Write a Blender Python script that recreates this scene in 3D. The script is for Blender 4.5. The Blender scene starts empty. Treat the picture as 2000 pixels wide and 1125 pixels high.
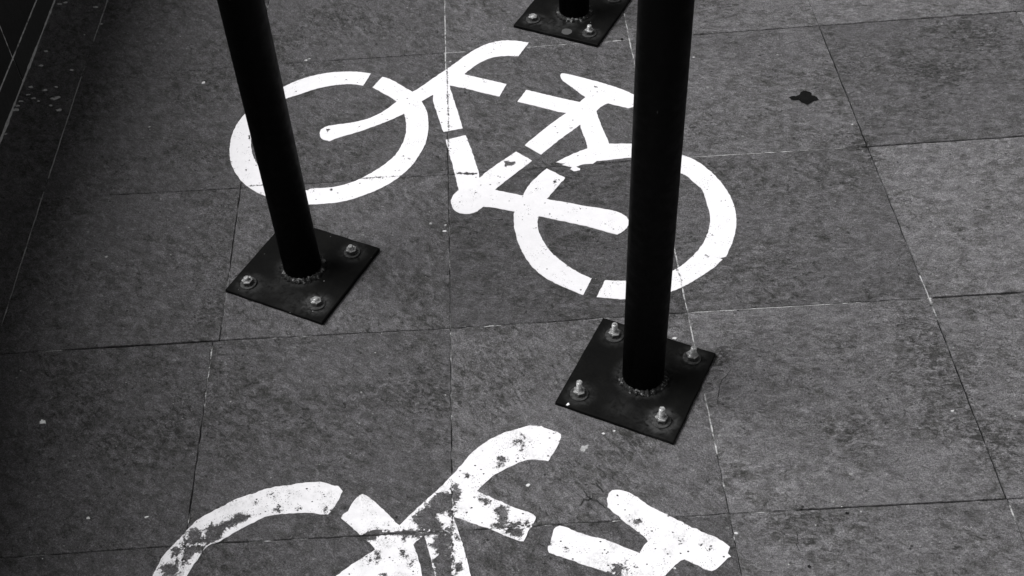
import bpy, bmesh, math, random
from mathutils import Vector, Matrix, noise
from mathutils.geometry import delaunay_2d_cdt

# ---------------------------------------------------------------- camera, sky, sun, exposure
CAM={'f': 2383.487285, 'pitch': 0.773776, 'roll': -0.054384, 'yaw': -0.010212, 'h': 1.53}
VX=[-0.8783, -0.4935, -0.0935, 0.3102, 0.7226, 1.1406]
HY=[2.2275, 1.8161, 1.412, 1.0051]

scene = bpy.context.scene
C = scene.collection
cd = bpy.data.cameras.new('camera'); cam = bpy.data.objects.new('camera', cd); C.objects.link(cam)
cd.sensor_width = 36.0; cd.lens = CAM['f'] / 2000 * 36.0; cd.clip_start = 0.05; cd.clip_end = 500
cam.matrix_world = Matrix.Translation((0, 0, CAM['h'])) @ Matrix.Rotation(CAM['yaw'], 4, 'Z') @ Matrix.Rotation(CAM['pitch'], 4, 'X') @ Matrix.Rotation(CAM['roll'], 4, 'Z')
scene.camera = cam
SUN_ELEV, SUN_AZ = math.radians(58), math.radians(180)      # azimuth: direction (from +X, counter-clockwise) the light comes from
w = bpy.data.worlds.new('World'); scene.world = w; w.use_nodes = True
wn = w.node_tree; bg = wn.nodes['Background']
sky = wn.nodes.new('ShaderNodeTexSky'); sky.sky_type = 'NISHITA'; sky.sun_disc = False
sky.sun_elevation = SUN_ELEV; sky.sun_rotation = math.pi / 2 - SUN_AZ
bw = wn.nodes.new('ShaderNodeRGBToBW'); wn.links.new(sky.outputs[0], bw.inputs[0]); wn.links.new(bw.outputs[0], bg.inputs[0])
bg.inputs[1].default_value = 0.05
sl = bpy.data.lights.new('sun', 'SUN'); sl.energy = 2.4; sl.angle = math.radians(38)
so = bpy.data.objects.new('sun', sl); C.objects.link(so)
d = Vector((math.cos(SUN_ELEV) * math.cos(SUN_AZ), math.cos(SUN_ELEV) * math.sin(SUN_AZ), math.sin(SUN_ELEV)))
so.rotation_euler = d.to_track_quat('Z', 'Y').to_euler()
scene.view_settings.view_transform = 'Standard'; scene.view_settings.look = 'None'
scene.view_settings.gamma = 1.0; scene.view_settings.exposure = 0.79
scene.render.engine = 'CYCLES'

UPPER=[[(-0.253,2.1574),(-0.2821,2.1669),(-0.3138,2.1707),(-0.3453,2.1698),(-0.3764,2.1629),(-0.4103,2.1487),(-0.4399,2.1267),(-0.4749,2.0936),(-0.5079,2.0476),(-0.5214,2.0161),(-0.5291,1.9793),(-0.53,1.9374),(-0.524,1.8958),(-0.5129,1.8622),(-0.4948,1.8285),(-0.4731,1.8023),(-0.4391,1.7762),(-0.4,1.7576),(-0.362,1.748),(-0.3246,1.7469),(-0.2875,1.7505),(-0.2475,1.767),(-0.2105,1.7898),(-0.1888,1.8096),(-0.1637,1.8416),(-0.1446,1.885),(-0.1348,1.9149),(-0.1305,1.9565),(-0.1315,1.9995),(-0.1382,2.0304),(-0.1443,2.0493),(-0.1536,2.0682),(-0.1633,2.0834),(-0.1831,2.1025),(-0.2077,2.1311),(-0.2282,2.1431),(-0.248,2.1073),(-0.224,2.0838),(-0.2082,2.068),(-0.196,2.0545),(-0.182,2.0209),(-0.1755,1.9822),(-0.176,1.9398),(-0.1838,1.9093),(-0.1932,1.8846),(-0.2089,1.8608),(-0.2339,1.8359),(-0.268,1.8097),(-0.2959,1.7978),(-0.324,1.7923),(-0.3525,1.7944),(-0.3694,1.7879),(-0.407,1.8058),(-0.4411,1.8332),(-0.458,1.8595),(-0.4734,1.886),(-0.4845,1.9227),(-0.4895,1.9596),(-0.4859,1.9965),(-0.4698,2.0384),(-0.452,2.0671),(-0.4314,2.0859),(-0.3997,2.0986),(-0.3732,2.1131),(-0.3392,2.1223),(-0.3081,2.125),(-0.2872,2.1229),(-0.2679,2.1157)],[(-0.3511,1.962),(-0.3493,1.9751),(-0.3382,1.9847),(-0.3184,1.9882),(-0.2818,1.9916),(-0.2488,2.0029),(-0.2192,2.0257),(-0.196,2.0545),(-0.1633,2.0834),(-0.1443,2.0493),(-0.1517,2.0289),(-0.1802,2.0109),(-0.2116,1.9895),(-0.2445,1.9729),(-0.2771,1.9575),(-0.3129,1.9452),(-0.3288,1.9357),(-0.3406,1.941),(-0.3477,1.9485)],[(-0.1631,2.0833),(-0.1487,2.0962),(-0.1246,2.1226),(-0.093,2.1546),(-0.068,2.1819),(-0.039,2.2154),(-0.0062,2.2398),(0.0229,2.2504),(0.0551,2.2489),(0.0884,2.2361),(0.0634,2.1883),(0.0346,2.1925),(0.0062,2.1894),(-0.0154,2.1765),(-0.0334,2.1604),(-0.055,2.1342),(-0.0868,2.0985),(-0.0972,2.0853),(-0.1247,2.0665),(-0.1435,2.0492),(-0.1553,2.0459)],[(-0.093,2.1546),(-0.055,2.1342),(-0.0139,2.1143),(0.0334,2.0904),(0.0163,2.0495),(-0.0122,2.0625),(-0.0459,2.0812),(-0.0868,2.0985)],[(-0.1247,2.0681),(-0.1108,2.1038),(-0.0865,2.1187),(-0.0868,2.0985),(-0.0773,2.0437),(-0.0681,1.9933),(-0.0616,1.9508),(-0.1004,1.9429),(-0.1099,1.9866)],[(-0.0967,1.9175),(-0.0562,1.9281),(-0.0416,1.86),(-0.0322,1.7997),(-0.0288,1.7563),(-0.0725,1.7579),(-0.0795,1.8091),(-0.0882,1.8644)],[(-0.0894,1.7313),(-0.0852,1.7473),(-0.0781,1.7585),(-0.0708,1.7649),(-0.0535,1.7704),(-0.0223,1.7651),(-0.0205,1.7273),(-0.0288,1.7096),(-0.043,1.6962),(-0.0584,1.693),(-0.0767,1.6993),(-0.0857,1.7125)],[(0.0419,1.8672),(0.072,1.8367),(0.0426,1.8073),(-0.0053,1.7579),(-0.0236,1.7276),(-0.054,1.7491),(-0.0322,1.7983),(0.0057,1.8355)],[(0.0597,1.8859),(0.0901,1.8535),(0.1322,1.8995),(0.1731,1.9374),(0.212,1.9819),(0.188,2.0117),(0.1467,1.9786),(0.1019,1.9338)],[(0.0733,2.0664),(0.1031,2.0509),(0.1813,2.0124),(0.1884,1.9788),(0.1467,1.9786),(0.1,2.005),(0.0525,2.028)],[(0.1474,2.1095),(0.1496,2.1163),(0.1576,2.116),(0.1956,2.0959),(0.2379,2.0714),(0.276,2.0448),(0.2972,2.023),(0.2968,2.0009),(0.2896,1.9879),(0.2757,1.9838),(0.2631,1.9905),(0.2377,2.004),(0.2236,1.9972),(0.212,1.9819),(0.1851,1.9791),(0.1742,2.0076),(0.193,2.029),(0.178,2.0519),(0.1598,2.0793),(0.149,2.0948)],[(0.1731,1.9374),(0.1841,1.9684),(0.2103,1.981),(0.2166,1.9279),(0.2268,1.8749),(0.2248,1.8497),(0.1802,1.8539),(0.1827,1.874),(0.1784,1.9054)],[(0.117,1.8275),(0.1508,1.8493),(0.1811,1.8641),(0.2144,1.8747),(0.2466,1.8726),(0.2754,1.8698),(0.3036,1.8625),(0.3338,1.8469),(0.3617,1.8291),(0.3858,1.8094),(0.4065,1.7795),(0.4227,1.7452),(0.4325,1.7112),(0.4375,1.6783),(0.4362,1.6422),(0.4281,1.6031),(0.4131,1.5656),(0.3997,1.5392),(0.389,1.536),(0.3848,1.5376),(0.3911,1.5316),(0.3751,1.5144),(0.3554,1.4997),(0.3198,1.4745),(0.2862,1.4594),(0.2509,1.4506),(0.2081,1.4491),(0.1803,1.4547),(0.1603,1.4595),(0.1791,1.4988),(0.2152,1.4936),(0.2564,1.4941),(0.296,1.509),(0.3184,1.5235),(0.3458,1.5503),(0.3686,1.5824),(0.385,1.6246),(0.3894,1.6555),(0.3877,1.6921),(0.3864,1.7225),(0.3751,1.7401),(0.3633,1.7651),(0.3504,1.7736),(0.3277,1.8026),(0.2983,1.8212),(0.2672,1.8282),(0.2351,1.8262),(0.2093,1.8237),(0.1965,1.8239),(0.1878,1.8159),(0.1703,1.8165),(0.1605,1.8135),(0.1554,1.81),(0.1629,1.8044),(0.1618,1.7996),(0.1496,1.7974),(0.1438,1.8043),(0.1468,1.8099),(0.1383,1.8141),(0.1275,1.8186),(0.1356,1.8208)],[(0.0983,1.811),(0.1317,1.7796),(0.1113,1.7504),(0.0921,1.7217),(0.077,1.7023),(0.048,1.7351),(0.0554,1.7556),(0.0727,1.7827)],[(0.048,1.7351),(0.0921,1.7217),(0.0779,1.693),(0.071,1.6664),(0.0705,1.6397),(0.0768,1.6085),(0.0895,1.5773),(0.1081,1.5503),(0.1322,1.5233),(0.1561,1.5056),(0.1378,1.4662),(0.1116,1.4844),(0.0844,1.505),(0.0655,1.525),(0.0482,1.5535),(0.0343,1.595),(0.0287,1.6302),(0.0266,1.6659),(0.0288,1.6929),(0.0361,1.7152)],[(-0.0054,1.758),(0.048,1.7351),(0.0921,1.7217),(0.1298,1.7089),(0.1654,1.6941),(0.2012,1.684),(0.2244,1.6728),(0.2364,1.6581),(0.2391,1.6422),(0.2311,1.6252),(0.2133,1.6128),(0.1947,1.6219),(0.1604,1.6404),(0.1254,1.6548),(0.0723,1.6767),(0.0288,1.6929),(0.0062,1.7018),(-0.012,1.7081),(-0.0288,1.7119),(-0.0388,1.7361),(-0.0224,1.7629)]]
UPPER_CHIPS=[[(0.0155,1.841),(0.0251,1.8411),(0.0297,1.8357),(0.0378,1.8374),(0.0384,1.8314),(0.0307,1.8242),(0.0229,1.8279),(0.0195,1.8218),(0.0168,1.8255),(0.019,1.8332)],[(-0.3376,1.974),(-0.3294,1.9769),(-0.3307,1.9696),(-0.3345,1.9657)],[(0.1074,1.7737),(0.1132,1.7765),(0.1146,1.7692),(0.1092,1.764)],[(0.1178,1.7747),(0.1204,1.7759),(0.119,1.7702)],[(0.1083,1.7612),(0.1109,1.7624),(0.1093,1.7577)],[(0.3643,1.5466),(0.3701,1.5406),(0.3651,1.5385)],[(-0.1833,1.8745),(-0.1785,1.8771),(-0.1768,1.8729)],[(-0.171,1.8683),(-0.1664,1.8669),(-0.169,1.8631)],[(-0.1891,1.8341),(-0.1853,1.8347),(-0.1897,1.8292)],[(0.214,2.0653),(0.2202,2.0658),(0.2214,2.06),(0.2162,2.0593)],[(0.1486,1.6911),(0.1559,1.6913),(0.153,1.6861)],[(-0.0772,1.8147),(-0.0714,1.8151),(-0.0652,1.8116),(-0.0556,1.8146),(-0.0525,1.8104),(-0.0461,1.8118),(-0.0366,1.8099),(-0.0367,1.807),(-0.0456,1.8049),(-0.0526,1.8065),(-0.0574,1.805),(-0.0646,1.8096),(-0.0715,1.8093),(-0.0766,1.8088)],[(-0.0156,2.1144),(-0.0133,2.1113),(-0.0116,2.1007),(-0.0142,2.1044)],[(-0.0939,2.0679),(-0.0887,2.0685),(-0.0871,2.0644),(-0.0932,2.0633)],[(-0.495,1.9707),(-0.4916,1.9704),(-0.49,1.9544),(-0.493,1.9573)],[(-0.4897,1.8625),(-0.488,1.8643),(-0.4875,1.8563)],[(-0.2351,1.8217),(-0.2319,1.8214),(-0.2334,1.8186)],[(-0.3197,1.788),(-0.315,1.7876),(-0.3153,1.7828),(-0.3185,1.7831)],[(-0.0922,2.224),(-0.0911,2.041),(-0.0903,1.9361),(-0.0888,1.936),(-0.0895,2.0409),(-0.0905,2.2239)],[(-0.0913,1.9232),(-0.0921,1.7825),(-0.0923,1.6949),(-0.0912,1.6948),(-0.091,1.7825),(-0.0901,1.9231)],[(-0.4784,1.8116),(-0.4449,1.813),(-0.2765,1.814),(-0.1675,1.8129),(-0.1676,1.8147),(-0.2767,1.8158),(-0.4451,1.8149),(-0.4786,1.8135)],[(0.3069,1.5233),(0.3112,1.491),(0.3102,1.4475),(0.3112,1.4476),(0.3123,1.4913),(0.3079,1.5238)],[(0.3606,1.8263),(0.3809,1.815),(0.3814,1.8165),(0.3611,1.8278)]]
LOWER=[[(-0.2627,1.0852),(-0.2659,1.093),(-0.2703,1.0964),(-0.2766,1.0969),(-0.2875,1.1024),(-0.2984,1.1063),(-0.309,1.106),(-0.3239,1.1064),(-0.3491,1.1032),(-0.3702,1.1017),(-0.3968,1.0928),(-0.4254,1.0835),(-0.4448,1.07),(-0.4567,1.0646),(-0.476,1.0525),(-0.4868,1.0399),(-0.4934,1.0283),(-0.5056,1.0124),(-0.5192,0.9945),(-0.5249,0.9786),(-0.531,0.9595),(-0.5334,0.9427),(-0.4831,0.9391),(-0.4804,0.9559),(-0.4737,0.9726),(-0.467,0.9837),(-0.4627,0.9974),(-0.4537,1.0062),(-0.4417,1.0089),(-0.4303,1.0164),(-0.4151,1.0273),(-0.3956,1.038),(-0.3819,1.0467),(-0.3616,1.0514),(-0.3408,1.0523),(-0.3158,1.0511),(-0.3011,1.0493),(-0.2905,1.0461),(-0.2822,1.0454),(-0.2745,1.056),(-0.2688,1.068)],[(-0.233,1.0784),(-0.2235,1.0746),(-0.2105,1.0611),(-0.1997,1.0479),(-0.1869,1.0322),(-0.1753,1.018),(-0.1578,1.0107),(-0.1578,1.0063),(-0.1783,1.0098),(-0.1844,1.0074),(-0.1987,1.0084),(-0.2019,1.0127),(-0.2112,1.0146),(-0.2223,1.0102),(-0.2303,1.0052),(-0.262,1.0378),(-0.2588,1.0449),(-0.2517,1.0493),(-0.249,1.059),(-0.2422,1.071)],[(-0.224,0.9984),(-0.2086,0.9958),(-0.2078,1.0019),(-0.1986,1.0041),(-0.1781,1.0021),(-0.1577,0.9999),(-0.1414,0.9975),(-0.1474,0.9908),(-0.1535,0.9842),(-0.1473,0.9627),(-0.1432,0.9463),(-0.1412,0.9314),(-0.1402,0.9145),(-0.2838,0.9248),(-0.2638,0.9402),(-0.2475,0.9539),(-0.2279,0.9663),(-0.2092,0.98),(-0.2166,0.99)],[(-0.1753,1.018),(-0.158,1.0374),(-0.1373,1.0586),(-0.1163,1.0791),(-0.0949,1.1036),(-0.0818,1.1198),(-0.0663,1.1416),(-0.0508,1.1551),(-0.0329,1.1685),(-0.0063,1.1801),(0.0115,1.1842),(0.0249,1.1887),(0.038,1.1885),(0.0433,1.1858),(0.0466,1.1861),(0.0508,1.183),(0.0698,1.1728),(0.0764,1.1682),(0.0752,1.1587),(0.065,1.138),(0.0529,1.1183),(0.0338,1.1219),(0.0189,1.1231),(-0.0029,1.1143),(-0.0183,1.105),(-0.0335,1.0971),(-0.0466,1.084),(-0.0586,1.071),(-0.0412,1.0596),(-0.0168,1.0453),(-0.0027,1.0356),(0.0175,1.0272),(0.0273,1.0187),(0.0265,1.0127),(0.0224,1.0045),(0.0157,0.9954),(0.011,0.9851),(0.0065,0.9771),(-0.0054,0.9816),(-0.0252,0.9937),(-0.0553,1.0091),(-0.095,1.0278),(-0.0921,1.0154),(-0.0882,1.0031),(-0.0964,1.0009),(-0.1577,1.0054)],[(-0.1383,0.9973),(-0.1209,1.0003),(-0.0954,1.0017),(-0.0882,1.0043),(-0.0816,0.9789),(-0.077,0.9576),(-0.0718,0.9264),(-0.0692,0.9094),(-0.1185,0.913),(-0.1223,0.9301),(-0.1282,0.9567),(-0.1332,0.978)],[(0.1352,1.0401),(0.1371,1.0486),(0.1431,1.0557),(0.1527,1.058),(0.1668,1.0532),(0.1801,1.0417),(0.1984,1.023),(0.2323,0.9998),(0.2542,0.9825),(0.2875,0.9624),(0.2963,0.9547),(0.3018,0.9461),(0.2981,0.936),(0.3018,0.9311),(0.2957,0.9282),(0.2922,0.925),(0.2791,0.9123),(0.2707,0.9091),(0.2632,0.9119),(0.249,0.9224),(0.2352,0.9298),(0.227,0.9281),(0.2145,0.917),(0.2032,0.9066),(0.1834,0.8913),(0.1309,0.8951),(0.1445,0.9108),(0.1253,0.9167),(0.0988,0.9288),(0.0681,0.9436),(0.0414,0.9559),(0.0418,0.9675),(0.0462,0.9719),(0.0494,0.9882),(0.053,0.9963),(0.0605,1.0005),(0.0705,0.9974),(0.086,0.9879),(0.1035,0.9794),(0.1154,0.9762),(0.1385,0.9651),(0.1612,0.9518),(0.1725,0.9459),(0.1788,0.9563),(0.1858,0.964),(0.1837,0.9712),(0.1729,0.9826),(0.1603,0.9967),(0.1449,1.0148),(0.1349,1.0277)]]
LOWER_CHIPS=[[(-0.1311,1.0559),(-0.1216,1.0669),(-0.1142,1.0727),(-0.1059,1.072),(-0.0969,1.0701),(-0.0942,1.08),(-0.0899,1.086),(-0.0869,1.0769),(-0.0807,1.0689),(-0.0851,1.0592),(-0.0905,1.0496),(-0.094,1.0524),(-0.0956,1.0303),(-0.1022,1.0308),(-0.1063,1.0348),(-0.1207,1.0366),(-0.1167,1.0221),(-0.1116,1.0181),(-0.1107,1.0084),(-0.0953,1.006),(-0.0954,1.0008),(-0.1496,1.0041),(-0.1434,1.0096),(-0.1476,1.0171),(-0.1558,1.0226),(-0.1543,1.0322),(-0.1446,1.0418)],[(-0.123,0.995),(-0.1168,1.0024),(-0.0958,1.0018),(-0.0964,0.966),(-0.0965,0.9282),(-0.0972,0.9137),(-0.1175,0.9151),(-0.1223,0.938),(-0.1242,0.9495),(-0.1272,0.9566),(-0.1191,0.963),(-0.1201,0.9747),(-0.1292,0.9812),(-0.1241,0.9867)],[(-0.1578,1.0107),(-0.1496,1.0077),(-0.1373,1.0079),(-0.125,1.0058),(-0.0954,1.0041),(-0.0955,0.9977),(-0.1189,0.997),(-0.1373,0.996),(-0.1597,0.9993),(-0.1884,1.0038),(-0.1986,1.0051),(-0.2088,1.002),(-0.2086,0.9958),(-0.2188,0.9973),(-0.2303,1.0052),(-0.2223,1.0102),(-0.2112,1.0146),(-0.2019,1.0127),(-0.1987,1.0077),(-0.1782,1.0074)],[(-0.0338,1.0355),(-0.0231,1.0426),(-0.0159,1.0403),(-0.0132,1.0315),(-0.0156,1.0243),(-0.0142,1.0121),(-0.0165,1.0062),(-0.0081,1.0092),(0.0023,1.0121),(0.0081,1.0056),(0.0146,1.0128),(0.0182,1.0109),(0.0166,1.0038),(0.0058,1.0021),(-0.0044,1.0029),(-0.0269,1.0022),(-0.038,1.0054),(-0.0368,1.0101),(-0.0265,1.0118),(-0.0281,1.0228)],[(-0.059,1.0584),(-0.0516,1.0604),(-0.0405,1.0508),(-0.0417,1.0447),(-0.0479,1.0464),(-0.0539,1.0543)],[(-0.0229,1.0007),(-0.0085,1.002),(0.0057,0.9998),(0.0073,0.9913),(0.0028,0.9845),(-0.0072,0.9876),(-0.017,0.9943),(-0.022,0.997)],[(-0.003,1.1567),(0.0093,1.1639),(0.0146,1.1608),(0.0142,1.154),(0.0078,1.1559)],[(0.0129,1.1501),(0.0182,1.1484),(0.0136,1.1434),(0.0101,1.1383)],[(0.0151,1.1702),(0.0214,1.167),(0.018,1.1646)],[(-0.0246,1.1317),(-0.0171,1.1332),(-0.0094,1.1226),(-0.0155,1.1205),(-0.0212,1.1117),(-0.0308,1.1125),(-0.0219,1.121)],[(-0.0936,0.9473),(-0.0852,0.9485),(-0.0823,0.9419),(-0.0875,0.9355),(-0.0931,0.9302)],[(-0.2178,0.9655),(-0.2127,0.964),(-0.214,0.9583),(-0.2176,0.9604)],[(-0.2079,0.9706),(-0.205,0.9751),(-0.2027,0.9668),(-0.2035,0.9587),(-0.2076,0.9602)],[(-0.1717,0.9785),(-0.1676,0.977),(-0.1665,0.9711),(-0.1624,0.965),(-0.1675,0.9654),(-0.1706,0.9714)],[(-0.1593,0.9544),(-0.1533,0.9585),(-0.1553,0.9495),(-0.1602,0.9476)],[(-0.1699,0.9972),(-0.1668,0.9946),(-0.1688,0.9888)],[(-0.199,0.9378),(-0.193,0.9397),(-0.1919,0.9339),(-0.1969,0.9332)],[(-0.0924,0.9986),(-0.0864,0.9923),(-0.0865,0.9863),(-0.0905,0.989)],[(-0.0789,1.1032),(-0.0736,1.1054),(-0.0663,1.0996),(-0.0738,1.0951)],[(-0.4897,1.0232),(-0.4861,1.035),(-0.4759,1.0354),(-0.4709,1.029),(-0.4655,1.019),(-0.4629,1.0308),(-0.454,1.0423),(-0.4503,1.0372),(-0.4416,1.0426),(-0.4278,1.0489),(-0.4143,1.059),(-0.4078,1.056),(-0.395,1.0526),(-0.4044,1.0435),(-0.4122,1.0392),(-0.4242,1.0352),(-0.4338,1.0287),(-0.4386,1.017),(-0.4439,1.0102),(-0.4705,1.0098),(-0.4909,1.0101)],[(-0.4896,1.0077),(-0.47,1.0062),(-0.4594,1.0031),(-0.4643,0.994),(-0.4743,0.9924),(-0.4773,0.9844),(-0.4832,0.9837),(-0.4814,0.9778),(-0.4864,0.977),(-0.4899,0.9877)],[(-0.3636,1.0626),(-0.3555,1.0658),(-0.3517,1.058),(-0.3587,1.0548),(-0.3625,1.0576)],[(-0.3729,1.0897),(-0.3692,1.0907),(-0.3632,1.0826),(-0.3687,1.0856)],[(-0.3311,1.0615),(-0.3229,1.0633),(-0.3237,1.0597),(-0.3289,1.0588)],[(-0.3939,1.0736),(-0.3909,1.0752),(-0.3901,1.0716)],[(-0.288,1.0557),(-0.2839,1.0567),(-0.2845,1.0493),(-0.2875,1.0471)],[(-0.5198,0.9713),(-0.5129,0.9789),(-0.5016,0.9781),(-0.4998,0.9861),(-0.4946,0.981),(-0.4947,0.9649),(-0.4954,0.9558),(-0.5157,0.9573)],[(-0.5104,0.9962),(-0.5045,1.0052),(-0.4941,1.0033),(-0.495,0.9951),(-0.5023,0.9898),(-0.5074,0.9901)],[(0.1337,0.9297),(0.1427,0.9302),(0.1492,0.9263),(0.1497,0.9217),(0.1451,0.9164),(0.1406,0.9111),(0.1331,0.915),(0.1263,0.9166)],[(0.1668,0.9998),(0.1754,1.0028),(0.1833,1.001),(0.1827,0.9962),(0.1723,0.9946)],[(0.1603,0.9277),(0.1657,0.9262),(0.1647,0.9229),(0.1608,0.9238)],[(0.0446,0.9732),(0.0482,0.9717),(0.0472,0.969),(0.045,0.9696)],[(0.0666,0.9622),(0.0702,0.9612),(0.0684,0.9586)],[(0.2321,0.9629),(0.2349,0.9615),(0.2336,0.9593)],[(0.2707,0.9461),(0.2749,0.9469),(0.2733,0.9431)],[(0.2619,0.9537),(0.2644,0.954),(0.2631,0.9508)],[(-0.0963,1.0923),(-0.0969,1.001),(-0.096,1.001),(-0.0954,1.0922)],[(-0.4944,1.044),(-0.4931,1.0128),(-0.4913,0.9568),(-0.4896,0.9565),(-0.4914,1.0124),(-0.4927,1.0436)],[(-0.507,1.0102),(-0.4902,1.0089),(-0.4465,1.0083),(-0.4467,1.0101),(-0.4905,1.0107),(-0.5073,1.0119)],[(0.0062,1.0016),(0.029,1.0043),(0.0289,1.0057),(0.0061,1.0029)]]
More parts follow.
